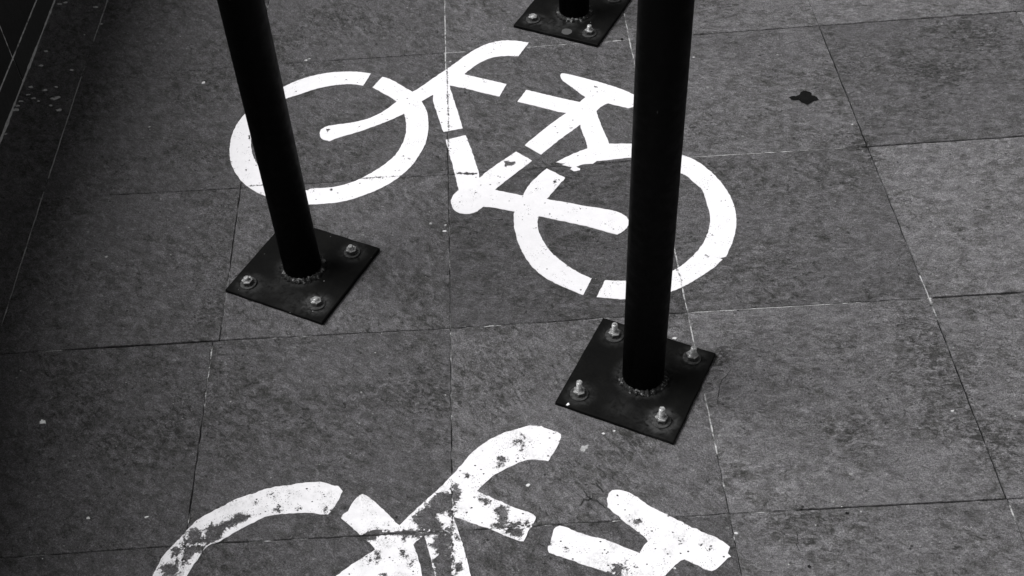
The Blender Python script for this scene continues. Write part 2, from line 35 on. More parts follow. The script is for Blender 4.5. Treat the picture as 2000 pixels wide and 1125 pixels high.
LOWER_REST=[[(-0.2635,1.0889),(-0.2926,1.0984),(-0.3242,1.1022),(-0.3557,1.1012),(-0.3867,1.0943),(-0.4206,1.0801),(-0.4501,1.0581),(-0.4851,1.025),(-0.518,0.979),(-0.5314,0.9476),(-0.5391,0.9108),(-0.54,0.869),(-0.5339,0.8274),(-0.5228,0.7939),(-0.5047,0.7602),(-0.483,0.7341),(-0.449,0.708),(-0.41,0.6895),(-0.372,0.6799),(-0.3347,0.6789),(-0.2976,0.6825),(-0.2577,0.699),(-0.2207,0.7218),(-0.1991,0.7416),(-0.174,0.7736),(-0.155,0.817),(-0.1452,0.8468),(-0.141,0.8884),(-0.142,0.9313),(-0.1487,0.9622),(-0.1548,0.981),(-0.1641,0.9999),(-0.1738,1.0151),(-0.1936,1.0341),(-0.2182,1.0627),(-0.2387,1.0747),(-0.2585,1.0389),(-0.2345,1.0154),(-0.2187,0.9997),(-0.2065,0.9862),(-0.1925,0.9527),(-0.1859,0.914),(-0.1864,0.8717),(-0.1942,0.8412),(-0.2035,0.8165),(-0.2192,0.7927),(-0.2441,0.7678),(-0.2782,0.7416),(-0.306,0.7297),(-0.3341,0.7242),(-0.3626,0.7263),(-0.3794,0.7198),(-0.417,0.7376),(-0.4511,0.765),(-0.468,0.7912),(-0.4834,0.8177),(-0.4945,0.8543),(-0.4995,0.8912),(-0.496,0.928),(-0.4799,0.9699),(-0.4622,0.9986),(-0.4416,1.0174),(-0.41,1.0301),(-0.3835,1.0446),(-0.3496,1.0538),(-0.3185,1.0565),(-0.2976,1.0544),(-0.2783,1.0473)],[(-0.3613,0.8937),(-0.3595,0.9068),(-0.3484,0.9164),(-0.3287,0.9199),(-0.2921,0.9233),(-0.2592,0.9346),(-0.2296,0.9574),(-0.2065,0.9862),(-0.1738,1.0151),(-0.1548,0.981),(-0.1622,0.9607),(-0.1907,0.9427),(-0.222,0.9213),(-0.2549,0.9047),(-0.2874,0.8893),(-0.3231,0.8769),(-0.339,0.8674),(-0.3508,0.8727),(-0.3579,0.8802)],[(-0.1736,1.015),(-0.1593,1.0279),(-0.1352,1.0543),(-0.1037,1.0863),(-0.0788,1.1135),(-0.0498,1.147),(-0.0171,1.1714),(0.012,1.182),(0.0441,1.1806),(0.0774,1.1678),(0.0525,1.12),(0.0237,1.1242),(-0.0047,1.1211),(-0.0262,1.1082),(-0.0442,1.0921),(-0.0657,1.0659),(-0.0975,1.0302),(-0.1078,1.017),(-0.1353,0.9982),(-0.154,0.9809),(-0.1658,0.9776)],[(-0.1037,1.0863),(-0.0657,1.0659),(-0.0247,1.0461),(0.0226,1.0222),(0.0056,0.9814),(-0.0229,0.9943),(-0.0566,1.013),(-0.0975,1.0302)],[(-0.1353,0.9998),(-0.1214,1.0355),(-0.0972,1.0504),(-0.0975,1.0302),(-0.0879,0.9755),(-0.0787,0.9252),(-0.0722,0.8827),(-0.1109,0.8748),(-0.1204,0.9185)],[(-0.1072,0.8495),(-0.0668,0.8601),(-0.0521,0.7921),(-0.0427,0.7319),(-0.0392,0.6885),(-0.0829,0.6901),(-0.0899,0.7412),(-0.0987,0.7964)],[(-0.0997,0.6635),(-0.0956,0.6795),(-0.0885,0.6907),(-0.0812,0.6971),(-0.0639,0.7026),(-0.0328,0.6973),(-0.0309,0.6596),(-0.0392,0.6419),(-0.0534,0.6285),(-0.0687,0.6253),(-0.087,0.6315),(-0.096,0.6447)],[(0.0313,0.7993),(0.0614,0.7689),(0.032,0.7395),(-0.0158,0.6901),(-0.034,0.6599),(-0.0644,0.6813),(-0.0427,0.7305),(-0.0048,0.7676)],[(0.049,0.818),(0.0794,0.7857),(0.1214,0.8317),(0.1623,0.8696),(0.2011,0.914),(0.1771,0.9438),(0.1359,0.9107),(0.0911,0.8659)],[(0.0625,0.9983),(0.0922,0.9829),(0.1704,0.9445),(0.1775,0.9109),(0.1359,0.9107),(0.0892,0.937),(0.0417,0.9599)],[(0.1364,1.0414),(0.1386,1.0482),(0.1466,1.0479),(0.1846,1.0279),(0.2269,1.0034),(0.2649,0.9769),(0.2861,0.9552),(0.2857,0.9331),(0.2786,0.9201),(0.2647,0.916),(0.2521,0.9227),(0.2267,0.9361),(0.2126,0.9293),(0.2011,0.914),(0.1742,0.9112),(0.1633,0.9397),(0.1821,0.9611),(0.167,0.9839),(0.1488,1.0113),(0.138,1.0267)],[(0.1623,0.8696),(0.1732,0.9005),(0.1994,0.9131),(0.2057,0.8601),(0.2159,0.8072),(0.214,0.782),(0.1694,0.7862),(0.1719,0.8062),(0.1676,0.8376)],[(0.1063,0.7597),(0.1401,0.7815),(0.1703,0.7964),(0.2036,0.807),(0.2357,0.8049),(0.2645,0.8021),(0.2927,0.7949),(0.3228,0.7793),(0.3507,0.7616),(0.3748,0.7419),(0.3955,0.7121),(0.4117,0.6778),(0.4215,0.6439),(0.4265,0.611),(0.4253,0.575),(0.4172,0.5359),(0.4023,0.4984),(0.3889,0.4721),(0.3782,0.4688),(0.374,0.4704),(0.3803,0.4645),(0.3644,0.4473),(0.3447,0.4326),(0.3092,0.4074),(0.2756,0.3923),(0.2404,0.3834),(0.1976,0.3819),(0.1699,0.3875),(0.1499,0.3922),(0.1686,0.4315),(0.2047,0.4264),(0.2458,0.4269),(0.2854,0.4418),(0.3077,0.4563),(0.3351,0.4831),(0.3578,0.5152),(0.3742,0.5573),(0.3785,0.5882),(0.3768,0.6247),(0.3755,0.6551),(0.3642,0.6727),(0.3524,0.6976),(0.3395,0.7061),(0.3168,0.7351),(0.2874,0.7536),(0.2563,0.7606),(0.2243,0.7586),(0.1985,0.756),(0.1857,0.7562),(0.177,0.7482),(0.1596,0.7488),(0.1498,0.7458),(0.1447,0.7423),(0.1522,0.7367),(0.1511,0.7319),(0.1389,0.7297),(0.1331,0.7366),(0.1361,0.7422),(0.1276,0.7464),(0.1168,0.7509),(0.1249,0.7531)],[(0.0877,0.7433),(0.121,0.7119),(0.1007,0.6827),(0.0815,0.6541),(0.0665,0.6347),(0.0375,0.6674),(0.0449,0.6879),(0.0621,0.715)],[(0.0375,0.6674),(0.0815,0.6541),(0.0674,0.6254),(0.0605,0.5988),(0.06,0.5721),(0.0664,0.541),(0.0791,0.5098),(0.0977,0.4829),(0.1218,0.4559),(0.1456,0.4383),(0.1274,0.3989),(0.1012,0.4171),(0.074,0.4376),(0.0551,0.4576),(0.0378,0.486),(0.0239,0.5275),(0.0183,0.5626),(0.0162,0.5983),(0.0183,0.6252),(0.0256,0.6475)],[(-0.0159,0.6902),(0.0375,0.6674),(0.0815,0.6541),(0.1192,0.6413),(0.1548,0.6266),(0.1905,0.6165),(0.2137,0.6053),(0.2257,0.5907),(0.2284,0.5748),(0.2204,0.5578),(0.2027,0.5454),(0.1841,0.5545),(0.1498,0.5729),(0.1149,0.5873),(0.0618,0.6091),(0.0183,0.6252),(-0.0042,0.6341),(-0.0224,0.6404),(-0.0392,0.6442),(-0.0492,0.6683),(-0.0329,0.6951)]]
CLIP=[(-0.7525,0.9671),(0.6997,0.8627)]
CORNERS={'a,0,0': (-0.8807,2.207),'a,1,0': (-0.5071,2.2137),'a,2,0': (-0.0936,2.2184),'a,3,0': (0.3066,2.2267),'a,4,0': (0.7231,2.2356),'a,5,0': (1.1583,2.2449),'a,0,1': (-0.879,1.8137),'a,1,1': (-0.494,1.8095),'a,2,1': (-0.0922,1.8113),'a,3,1': (0.3111,1.8209),'a,4,1': (0.7238,1.8189),'a,5,1': (1.1451,1.8225),'a,0,2': (-0.8745,1.4136),'a,1,2': (-0.4877,1.4142),'a,2,2': (-0.0938,1.4083),'a,3,2': (0.3114,1.411),'a,4,2': (0.7252,1.4095),'b,1,2': (-0.4989,1.4127),'a,1,3': (-0.4903,1.0089),'a,2,3': (-0.0964,1.0037),'a,3,3': (0.3123,1.0035),'a,4,3': (0.7216,0.9989)}
TONES=[([(-0.0937,2.4267),(-0.0931,2.0764)],0.75),([(0.3039,2.3209),(0.3068,2.1262)],0.75),([(0.3106,1.4231),(0.3077,1.3183)],0.6),([(0.3121,1.1887),(0.3126,1.1185)],0.75),([(0.3057,1.5763),(0.3106,1.4231)],0.7),([(0.3126,1.1185),(0.3128,1.0062)],0.42),([(0.0844,2.221),(0.3077,2.2266)],0.8),([(-0.0936,2.2184),(-0.0603,2.2207)],0.7),([(0.7198,0.9981),(0.7206,0.9235)],0.5),([(1.1433,2.2506),(1.14,2.1427)],0.12),([(0.3121,1.3754),(0.3121,1.1887)],0.75),([(0.3298,1.8191),(0.5291,1.8188)],0.85),([(0.5291,1.8188),(0.6686,1.8179)],0.75),([(0.3222,1.4125),(0.5538,1.4085)],0.85),([(0.5713,1.4082),(0.712,1.4095)],0.45),([(0.7225,1.4617),(0.7249,1.4083)],0.8),([(0.7249,1.4083),(0.725,1.3641)],0.7),([(0.7231,2.2356),(0.7234,1.8174)],0.02),([(0.7234,1.8174),(0.7216,1.4744)],0.12),([(0.725,1.3641),(0.7198,0.9981)],0.05),([(0.7231,2.2356),(1.1759,2.247)],0.05),([(0.4535,2.2308),(0.7231,2.2356)],0.05),([(0.7234,1.8174),(1.0299,1.8226)],0.03),([(0.7249,1.4083),(0.888,1.4102)],0.0),([(0.3123,1.0035),(0.4144,1.003)],0.52),([(0.4144,1.003),(0.7198,0.9981)],0.1),([(-0.0938,1.4095),(0.1684,1.4088)],0.45),([(-0.4888,1.4154),(-0.0938,1.4083)],0.34),([(-0.7136,1.4142),(-0.4886,1.4142)],0.1),([(-0.7913,1.4113),(-0.765,1.4103)],0.8),([(-0.7717,1.8157),(-0.494,1.8095)],0.27),([(-0.4842,1.8101),(-0.0981,1.8119)],0.32),([(-0.4917,1.4549),(-0.4912,1.5674)],0.5),([(-0.4895,1.5935),(-0.4935,1.8049)],0.27),([(-0.4933,1.3391),(-0.4919,1.2736)],0.5),([(-0.4939,1.2632),(-0.4959,1.0666)],0.32),([(-0.8749,1.4872),(-0.8726,1.8251)],0.9),([(-0.8707,1.8861),(-0.8807,2.207)],1.1),([(-0.8811,2.2484),(-0.8773,2.2864)],0.42),([(-0.8792,2.3557),(-0.8767,2.5122)],1),([(-0.0923,1.7236),(-0.0938,1.4095)],0.45),([(-0.0931,1.3976),(-0.0953,1.1305)],0.48),([(-0.8687,2.2132),(-0.5369,2.213)],0.42),([(-0.4489,2.219),(-0.0936,2.2184)],0.27),([(-0.7634,1.0115),(-0.4917,1.0082)],0.37),([(-0.4466,1.0092),(-0.0994,1.0039)],0.42),([(-0.0956,1.0045),(0.3123,1.0035)],0.44),([(-1.0013,2.2137),(-0.8807,2.207)],0.55),([(0.723,2.3374),(0.7231,2.2356)],0.32)]
BLOTCH=[((0.9198,2.0272),0.09,0.7),((1.0428,2.182),0.06,0.5),((1.0885,2.1197),0.05,0.6),((0.7056,1.2414),0.07,0.6),((0.6848,1.344),0.05,0.5),((0.2836,1.6189),0.07,0.3),((0.188,1.6002),0.06,0.35),((0.1262,1.7622),0.05,0.5),((0.1282,1.9182),0.04,0.3),((0.6858,1.8479),0.03,0.6),((0.5218,1.5047),0.07,0.45),((0.6985,1.1378),0.06,0.5),((0.7512,1.1039),0.05,0.5),((-0.4612,1.5013),0.06,0.3),((-0.3313,1.5796),0.1,0.2),((0.4116,0.9898),0.06,0.3),((0.5502,1.1196),0.05,0.3),((-0.4966,1.2847),0.08,0.3),((-0.1455,1.2354),0.07,0.25),((0.1086,1.0488),0.03,0.5),((0.3527,1.2593),0.04,0.35),((0.0371,1.2633),0.03,0.3),((-0.3553,2.3305),0.09,0.35),((0.4274,1.3892),0.05,0.2),((-0.6328,1.2532),0.1,0.2),((0.3933,1.9087),0.012,1),((0.0838,1.2757),0.018,0.8),((0.1181,1.3339),0.015,0.7),((0.1539,1.3946),0.015,0.7),((0.3477,1.3037),0.02,0.9),((0.1894,1.1458),0.02,0.7),((0.3017,1.1998),0.015,0.5),((0.7193,1.8209),0.02,1),((0.729,1.7811),0.012,0.9),((0.1122,1.0466),0.012,0.9),((0.3862,2.312),0.04,0.3)]
STAIN=[(0.6031,1.9873),(0.6113,1.9916),(0.6178,1.9875),(0.626,1.9919),(0.6317,2.0035),(0.6427,2.0058),(0.6509,1.9998),(0.6527,1.9892),(0.6581,1.9852),(0.663,1.9744),(0.6558,1.97),(0.6482,1.969),(0.6375,1.9581),(0.6295,1.964),(0.6248,1.9713),(0.6177,1.9772),(0.6095,1.978)]
CRACKS=[[(0.3627,1.2781),(0.352,1.2648),(0.3441,1.2578),(0.3377,1.2444),(0.3326,1.2235),(0.3275,1.2082)],[(0.4016,0.9642),(0.4024,0.9537),(0.3984,0.942),(0.4006,0.9316)],[(0.0933,1.0316),(0.1021,1.0446),(0.1079,1.0415),(0.1139,1.0474)],[(0.1209,1.0729),(0.1255,1.0641),(0.1307,1.0545)],[(0.102,1.0603),(0.1069,1.047),(0.1142,1.0428),(0.1241,1.0348),(0.1323,1.0251)]]
BITS=[((-0.7552,1.2587),0.0081),((-0.61,2.161),0.0052),((-0.3958,2.2211),0.0044),((-0.3883,2.2261),0.0022),((0.1089,1.1372),0.0096),((0.0187,1.076),0.0037),((-0.1272,1.6741),0.0044),((-0.1018,1.6509),0.0037),((-0.7214,1.6379),0.0044),((-0.6446,1.0668),0.0037),((-0.556,1.062),0.003),((0.2813,1.3535),0.0037),((0.1419,1.1645),0.003),((0.1599,1.1681),0.0022),((0.3152,0.9688),0.003),((0.711,1.8892),0.0022),((0.9846,2.2137),0.0022),((-0.9068,2.2378),0.0037),((-0.9276,2.1785),0.003),((-0.9836,2.1842),0.0037),((-0.9498,2.1698),0.0037),((-0.9829,2.1568),0.003),((-0.9677,2.1427),0.003),((-0.9241,2.1366),0.0044),((-0.9176,2.1413),0.0037),((-0.9257,2.1136),0.003),((-0.9047,2.0957),0.0044),((-0.9978,2.1049),0.0059),((-0.9968,2.1189),0.0037),((-0.9789,2.2623),0.0037),((-0.9795,2.3165),0.003),((-0.9013,2.4847),0.003),((-0.9768,2.5123),0.0037),((-0.9913,2.5074),0.0037),((-1.0075,2.2652),0.0037),((-0.9988,2.0244),0.0022),((-0.994,2.1346),0.003),((-0.9553,2.1308),0.0022),((-0.8748,2.4123),0.0022),((-0.9054,2.3726),0.0015),((-0.7031,2.0191),0.0022),((0.2191,0.9179),0.0022),((0.691,1.1658),0.003),((-0.083,2.185),0.0022),((0.4349,2.1465),0.0022),((0.3803,0.9121),0.0015),((-0.0997,1.6674),0.0022)]
PLATE_CHIP=(0.0911,1.2206)
DEBRIS=[((0.2912,2.2284),0.0044),((0.4084,0.9067),0.003),((0.4834,0.9907),0.0037)]

WALL_X, WALL_H = -1.0052, 0.57
rnd = random.Random(7)

# ---------------------------------------------------------------- helpers
def tag(o, label=None, cat=None, group=None, kind=None):
    if label: o['label'] = label
    if cat: o['category'] = cat
    if group: o['group'] = group
    if kind: o['kind'] = kind
    return o
def link(name, bm, m, parent=None, smooth=False):
    me = bpy.data.meshes.new(name); bm.to_mesh(me); bm.free()
    if m: me.materials.append(m)
    if smooth:
        for f in me.polygons: f.use_smooth = True
    o = bpy.data.objects.new(name, me); C.objects.link(o)
    if parent: o.parent = parent
    return o
class NT:
    """tiny node-tree writer"""
    def __init__(s, name):
        s.m = bpy.data.materials.new(name); s.m.use_nodes = True; s.t = s.m.node_tree
        s.b = s.t.nodes['Principled BSDF']; s.out = s.t.nodes['Material Output']
    def n(s, typ, **kw):
        nd = s.t.nodes.new(typ)
        for k, v in kw.items(): setattr(nd, k, v)
        return nd
    def set(s, sock, v):
        if hasattr(v, 'is_output') or isinstance(v, bpy.types.NodeSocket): s.t.links.new(v, sock)
        else: sock.default_value = v
    def coord(s, kind='Object'): return s.n('ShaderNodeTexCoord').outputs[kind]
    def mapping(s, vec, scale=(1, 1, 1), rot=(0, 0, 0), loc=(0, 0, 0)):
        nd = s.n('ShaderNodeMapping'); s.set(nd.inputs[0], vec); nd.inputs[1].default_value = loc; nd.inputs[2].default_value = rot; nd.inputs[3].default_value = scale
        return nd.outputs[0]
    def noise(s, vec, scale, detail=6, rough=.6, dist=0, out=0):
        nd = s.n('ShaderNodeTexNoise'); s.set(nd.inputs['Vector'], vec); nd.inputs['Scale'].default_value = scale
        nd.inputs['Detail'].default_value = detail; nd.inputs['Roughness'].default_value = rough; nd.inputs['Distortion'].default_value = dist
        return nd.outputs[out]
    def voro(s, vec, scale, feature='F1', out=0):
        nd = s.n('ShaderNodeTexVoronoi', feature=feature); s.set(nd.inputs['Vector'], vec); nd.inputs['Scale'].default_value = scale
        return nd.outputs[out]
    def rng(s, v, a, b, c=0, d=1, smooth=False):
        nd = s.n('ShaderNodeMapRange'); nd.interpolation_type = 'SMOOTHSTEP' if smooth else 'LINEAR'
        for i, x in enumerate((v, a, b, c, d)): s.set(nd.inputs[i], x)
        return nd.outputs[0]
    def math(s, op, a, b=0.0, c=None):
        nd = s.n('ShaderNodeMath', operation=op); s.set(nd.inputs[0], a); s.set(nd.inputs[1], b)
        if c is not None: s.set(nd.inputs[2], c)
        return nd.outputs[0]
    def mix(s, f, a, b, blend='MIX'):
        nd = s.n('ShaderNodeMix', data_type='RGBA', blend_type=blend); s.set(nd.inputs[0], f); s.set(nd.inputs[6], a); s.set(nd.inputs[7], b)
        return nd.outputs[2]
    def attr(s, name, out='Fac'): return s.n('ShaderNodeAttribute', attribute_name=name).outputs[out]
    def bump(s, h, strength, dist, prev=None):
        nd = s.n('ShaderNodeBump'); nd.inputs['Strength'].default_value = strength; nd.inputs['Distance'].default_value = dist
        s.set(nd.inputs['Height'], h)
        if prev is not None: s.set(nd.inputs['Normal'], prev)
        return nd.outputs[0]
    def fin(s, col=None, rough=None, normal=None, spec=None, metal=None):
        for k, v in (('Base Color', col), ('Roughness', rough), ('Normal', normal), ('Specular IOR Level', spec), ('Metallic', metal)):
            if v is not None: s.set(s.b.inputs[k], v)
        return s.m
def g(v, t=(1.0, 1.0, 1.0)): return (v * t[0], v * t[1], v * t[2], 1)
COOL, WARM = (1.0, .972, 1.018), (1.01, 1.0, .95)

# ---------------------------------------------------------------- materials
def mat_stone():
    s = NT('riven_stone'); c = s.coord()
    off = s.attr('slab', 'Color'); vadd = s.n('ShaderNodeVectorMath', operation='MULTIPLY_ADD')
    s.set(vadd.inputs[0], off); vadd.inputs[1].default_value = (37, 53, 0); s.set(vadd.inputs[2], c); v0 = vadd.outputs[0]
    rt = s.n('ShaderNodeVectorRotate', rotation_type='Z_AXIS'); s.set(rt.inputs['Vector'], v0); sc_ = s.n('ShaderNodeSeparateColor'); s.set(sc_.inputs[0], off); s.set(rt.inputs['Angle'], sc_.outputs[2]); v = rt.outputs[0]
    tone = s.attr('tone'); blot = s.attr('blotch')
    big = s.noise(v, 7, 5, .6, .4)
    mid = s.noise(s.mapping(v, (1, 1.35, 1)), 34, 10, .8, .6)
    fleck = s.noise(s.mapping(v, (1, 1.6, 1)), 82, 8, .78, .9)
    grain = s.noise(v, 360, 4, .8); grain2 = s.noise(v, 900, 2, .7)
    base = s.mix(s.rng(mid, .37, .61), g(.105, WARM), g(.33, COOL))
    base = s.mix(s.rng(big, .42, .62, 0, .45), base, g(.27, COOL))
    # dark flecks in the cleft; they crowd together where the slab is blotched
    lim = s.math('ADD', s.math('MULTIPLY', blot, .12), s.rng(big, .6, .38, .40, .462))
    dk = s.rng(s.math('SUBTRACT', lim, fleck), -.02, .06)
    base = s.mix(s.math('MULTIPLY', dk, .8), base, g(.05, WARM))
    lt = s.rng(fleck, .54, .64, 0, .65)
    base = s.mix(lt, base, g(.47, COOL))
    gr = s.rng(grain, .38, .62, .6, 1.4); gr2 = s.rng(grain2, .38, .62, .6, 1.4)
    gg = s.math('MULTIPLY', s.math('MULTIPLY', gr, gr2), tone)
    base = s.mix(s.math('MULTIPLY', s.rng(s.voro(v, 150), .16, .08), s.rng(s.noise(v, 40, 2), .45, .55, 0, .5)), base, g(.42))
    sparse = s.math('MULTIPLY', s.rng(s.voro(v, 33), .11, .06), s.rng(s.noise(v, 14, 2), .5, .56))
    base = s.mix(s.math('MULTIPLY', sparse, .5), base, g(.6))
    pit = s.math('MULTIPLY', s.rng(s.voro(v, 41), .11, .06), s.rng(s.noise(v, 19, 2), .46, .54))
    base = s.mix(s.math('MULTIPLY', pit, .8), base, g(.022))
    # relief shading put into the colour: cleft hollows darker, high spots paler
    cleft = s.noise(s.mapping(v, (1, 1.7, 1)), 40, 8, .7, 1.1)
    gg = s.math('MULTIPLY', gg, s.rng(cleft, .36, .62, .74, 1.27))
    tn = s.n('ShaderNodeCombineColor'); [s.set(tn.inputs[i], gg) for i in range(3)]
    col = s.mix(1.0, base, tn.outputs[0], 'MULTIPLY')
    ridge = s.noise(s.mapping(v, (1, 2.2, 1), (0, 0, .3), (2, 1, 0)), 17, 5, .65, 1.4)
    n1 = s.bump(cleft, 1.0, .075, s.bump(ridge, 1.0, .09))
    n2 = s.bump(fleck, 1.0, .026, n1)
    n3 = s.bump(grain, .8, .003, n2)
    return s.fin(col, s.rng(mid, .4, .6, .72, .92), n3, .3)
def mat_mortar():
    s = NT('joint_mortar'); c = s.coord(); t = s.attr('light')
    n = s.noise(c, 90, 6, .7); n2 = s.noise(c, 600, 3, .7)
    f = s.math('ADD', t, s.math('MULTIPLY', s.math('SUBTRACT', n, .5), 2.2))
    col = s.mix(s.rng(f, .22, .46), s.mix(n2, g(.008), g(.03)), s.mix(s.rng(n2, .35, .65), g(.055), g(.19)))
    col = s.mix(s.rng(f, .56, .8), col, s.mix(s.rng(n2, .35, .65), g(.3), g(.62)))
    return s.fin(col, .95, s.bump(n2, .6, .001), .1)
def mat_ground():
    s = NT('bedding_ground'); c = s.coord(); n = s.noise(c, 30, 8, .7)
    return s.fin(s.mix(n, g(.06), g(.12)), .95, s.bump(n, .5, .01), .1)
def mat_paint(name, worn):
    s = NT(name); c = s.coord()
    n = s.noise(c, 55, 8, .7, .5); f = s.noise(c, 330, 5, .75)
    col = s.mix(s.rng(n, .4, .62), g(.83, (1, .985, 1.01)), g(.74 if worn else .79, (1, .985, 1.01)))
    # flaked field: signed distance to the chipped areas (stored on the mesh) broken up by noise
    wear = s.math('MULTIPLY', s.math('SUBTRACT', s.attr('wear'), .5), .016)
    A_, B_ = (.038, .022) if worn else (.016, .013)
    na = s.math('MULTIPLY', s.math('SUBTRACT', s.noise(c, 135, 7, .75, .8), .5), A_); nb = s.math('MULTIPLY', s.math('SUBTRACT', s.noise(c, 420, 4, .75), .5), B_)
    fld = s.math('ADD', wear, s.math('ADD', na, nb))
    hole = s.rng(fld, -.0001, .0005)
    if worn:
        rub = s.math('MULTIPLY', s.rng(s.noise(c, 21, 4, .6), .53, .62), s.rng(f, .44, .58))
        rub = s.math('MAXIMUM', rub, s.math('MULTIPLY', s.rng(fld, -.0035, -.0002), s.rng(f, .42, .6)))
        col = s.mix(s.math('MULTIPLY', rub, .55), col, g(.36))
    speck = s.math('MULTIPLY', s.rng(s.voro(s.mapping(c, (1, 1.3, 1), (0, 0, .5)), 105), .2, .15), s.rng(s.noise(c, 60, 2), .52 if worn else .56, .56 if worn else .6))
    sp2 = s.math('MULTIPLY', s.rng(s.voro(s.mapping(c, (1, 1, 1), (0, 0, .6), (3, 1, 0)), 330), .24, .16), s.rng(s.noise(c, 30, 3), .5 if worn else .54, .56 if worn else .6))
    hole = s.math('MAXIMUM', hole, s.math('MAXIMUM', speck, s.math('MULTIPLY', sp2, .85)))
    h = s.math('SUBTRACT', s.noise(c, 200, 5, .6), s.math('MULTIPLY', hole, 1.5))
    s.fin(col, .6, s.bump(h, .4, .0012), .35)
    tr = s.n('ShaderNodeBsdfTransparent'); mx = s.n('ShaderNodeMixShader'); s.set(mx.inputs[0], hole)
    s.t.links.new(s.b.outputs[0], mx.inputs[1]); s.t.links.new(tr.outputs[0], mx.inputs[2]); s.t.links.new(mx.outputs[0], s.out.inputs[0])
    return s.m
def mat_black(name='black_post_paint'):
    s = NT(name); c = s.coord(); n = s.noise(c, 60, 5, .6)
    scr = s.math('MULTIPLY', s.rng(s.voro(s.mapping(c, (1, 1, .35)), 55), .06, .03), s.rng(s.noise(c, 21, 2), .55, .6))
    col = s.mix(scr, s.mix(n, g(.0009), g(.0018)), g(.06))
    return s.fin(col, s.rng(n, .3, .7, .55, .75), s.bump(s.noise(c, 380, 3), .12, .001), .06)
def mat_plate(seed):
    s = NT('plate_black_paint'); c = s.coord(); cc = s.mapping(c, (1, 1, 1), (0, 0, 0), (seed * 3.1, seed * 1.7, 0))
    n = s.noise(cc, 28, 7, .65); f = s.noise(cc, 260, 5, .7); big = s.noise(cc, 9, 3, .5)
    col = s.mix(s.rng(n, .3, .75), g(.0022), g(.0058, WARM))
    dust = s.math('MULTIPLY', s.attr('dust'), s.rng(s.noise(cc, 75, 6, .7, .6), .36, .6))
    col = s.mix(s.math('MINIMUM', dust, 1), col, g(.05))
    col = s.mix(s.math('MULTIPLY', s.rng(big, .5, .75), s.rng(f, .45, .65, 0, .35)), col, g(.02))
    fl = s.math('MULTIPLY', s.rng(s.voro(cc, 70), .1, .05), s.rng(s.noise(cc, 27, 2), .57, .63))
    col = s.mix(fl, col, g(.28))
    return s.fin(col, s.rng(f, .3, .7, .5, .75), s.bump(f, .3, .001, s.bump(n, .3, .004)), .07)
def mat_weld():
    s = NT('weld_bead'); c = s.coord(); n = s.noise(c, 130, 5, .75); m2 = s.noise(c, 40, 3)
    return s.fin(s.mix(s.math('MULTIPLY', s.rng(n, .52, .62), s.rng(m2, .46, .54)), g(.004), g(.26)), .6, s.bump(n, .8, .003), .3)
def mat_zinc(name, lo, hi, metal=.55):
    s = NT(name); c = s.coord(); n = s.noise(c, 180, 5, .7)
    return s.fin(s.mix(s.rng(n, .35, .65), g(lo), g(hi)), .42, s.bump(n, .3, .0006), .5, metal)
def mat_simple(name, v, rough=.9, n_=120, spread=.5, t=(1, 1, 1)):
    s = NT(name); c = s.coord(); n = s.noise(c, n_, 5, .7)
    return s.fin(s.mix(n, g(v * (1 - spread), t), g(v * (1 + spread), t)), rough, s.bump(n, .4, .001), .25)
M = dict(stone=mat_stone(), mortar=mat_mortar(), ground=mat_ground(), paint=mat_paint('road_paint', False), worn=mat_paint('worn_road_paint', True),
         black=mat_black(), weld=mat_weld(), stud=mat_zinc('zinc_stud', .08, .7, .35), nut=mat_zinc('zinc_nut', .008, .16, .4), washer=mat_zinc('dusty_washer', .01, .075, .1),
         nut_top=mat_zinc('pale_nut_top', .04, .5, .5), stain=mat_simple('dark_stain', .012, .8, 160, .9), crack=mat_simple('crack_dirt', .035), bit=mat_simple('paint_flakes', .6, .8, 300), debris=mat_simple('dry_leaf', .015))

# ---------------------------------------------------------------- pavement: separate riven slabs, dirt and mortar in the joints
SX, SY = (VX[5] - VX[0]) / 5, (HY[0] - HY[3]) / 3
def corner(i, j, row=None):
    if row is not None and j == 2 and row == 2 and i == 1: return Vector(CORNERS['b,1,2'])
    k = 'a,%d,%d' % (i, j)
    if k in CORNERS: return Vector(CORNERS[k])
    r = random.Random(i * 97 + j * 13)
    x = VX[i] if 0 <= i < 6 else (VX[0] + i * SX if i < 0 else VX[5] + (i - 5) * SX)
    y = HY[j] if 0 <= j < 4 else (HY[0] - j * SY if j < 0 else HY[3] - (j - 3) * SY)
    return Vector((x + r.uniform(-.001, .001), y + r.uniform(-.001, .001)))
I0, I1, J0, J1 = -1, 18, -15, 14
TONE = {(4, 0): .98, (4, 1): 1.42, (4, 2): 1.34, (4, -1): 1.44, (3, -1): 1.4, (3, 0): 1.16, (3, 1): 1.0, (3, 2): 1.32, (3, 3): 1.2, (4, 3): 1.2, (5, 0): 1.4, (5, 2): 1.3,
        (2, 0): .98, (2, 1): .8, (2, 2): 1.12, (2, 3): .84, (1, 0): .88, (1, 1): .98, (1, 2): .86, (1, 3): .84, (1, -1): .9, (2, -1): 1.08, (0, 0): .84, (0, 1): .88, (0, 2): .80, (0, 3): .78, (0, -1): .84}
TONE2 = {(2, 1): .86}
def segd(p, a, b):
    ab = b - a; t = max(0, min(1, (p - a).dot(ab) / ab.length_squared)); return (p - a - ab * t).length
TS = [(Vector(s_[0]), Vector(s_[1]), t) for s_, t in TONES]
def tone_at(x, y):
    p = Vector((x, y)); best = min(((segd(p, s0, s1), t) for s0, s1, t in TS), key=lambda q: q[0])
    return best[1] if best[0] < .012 else .3
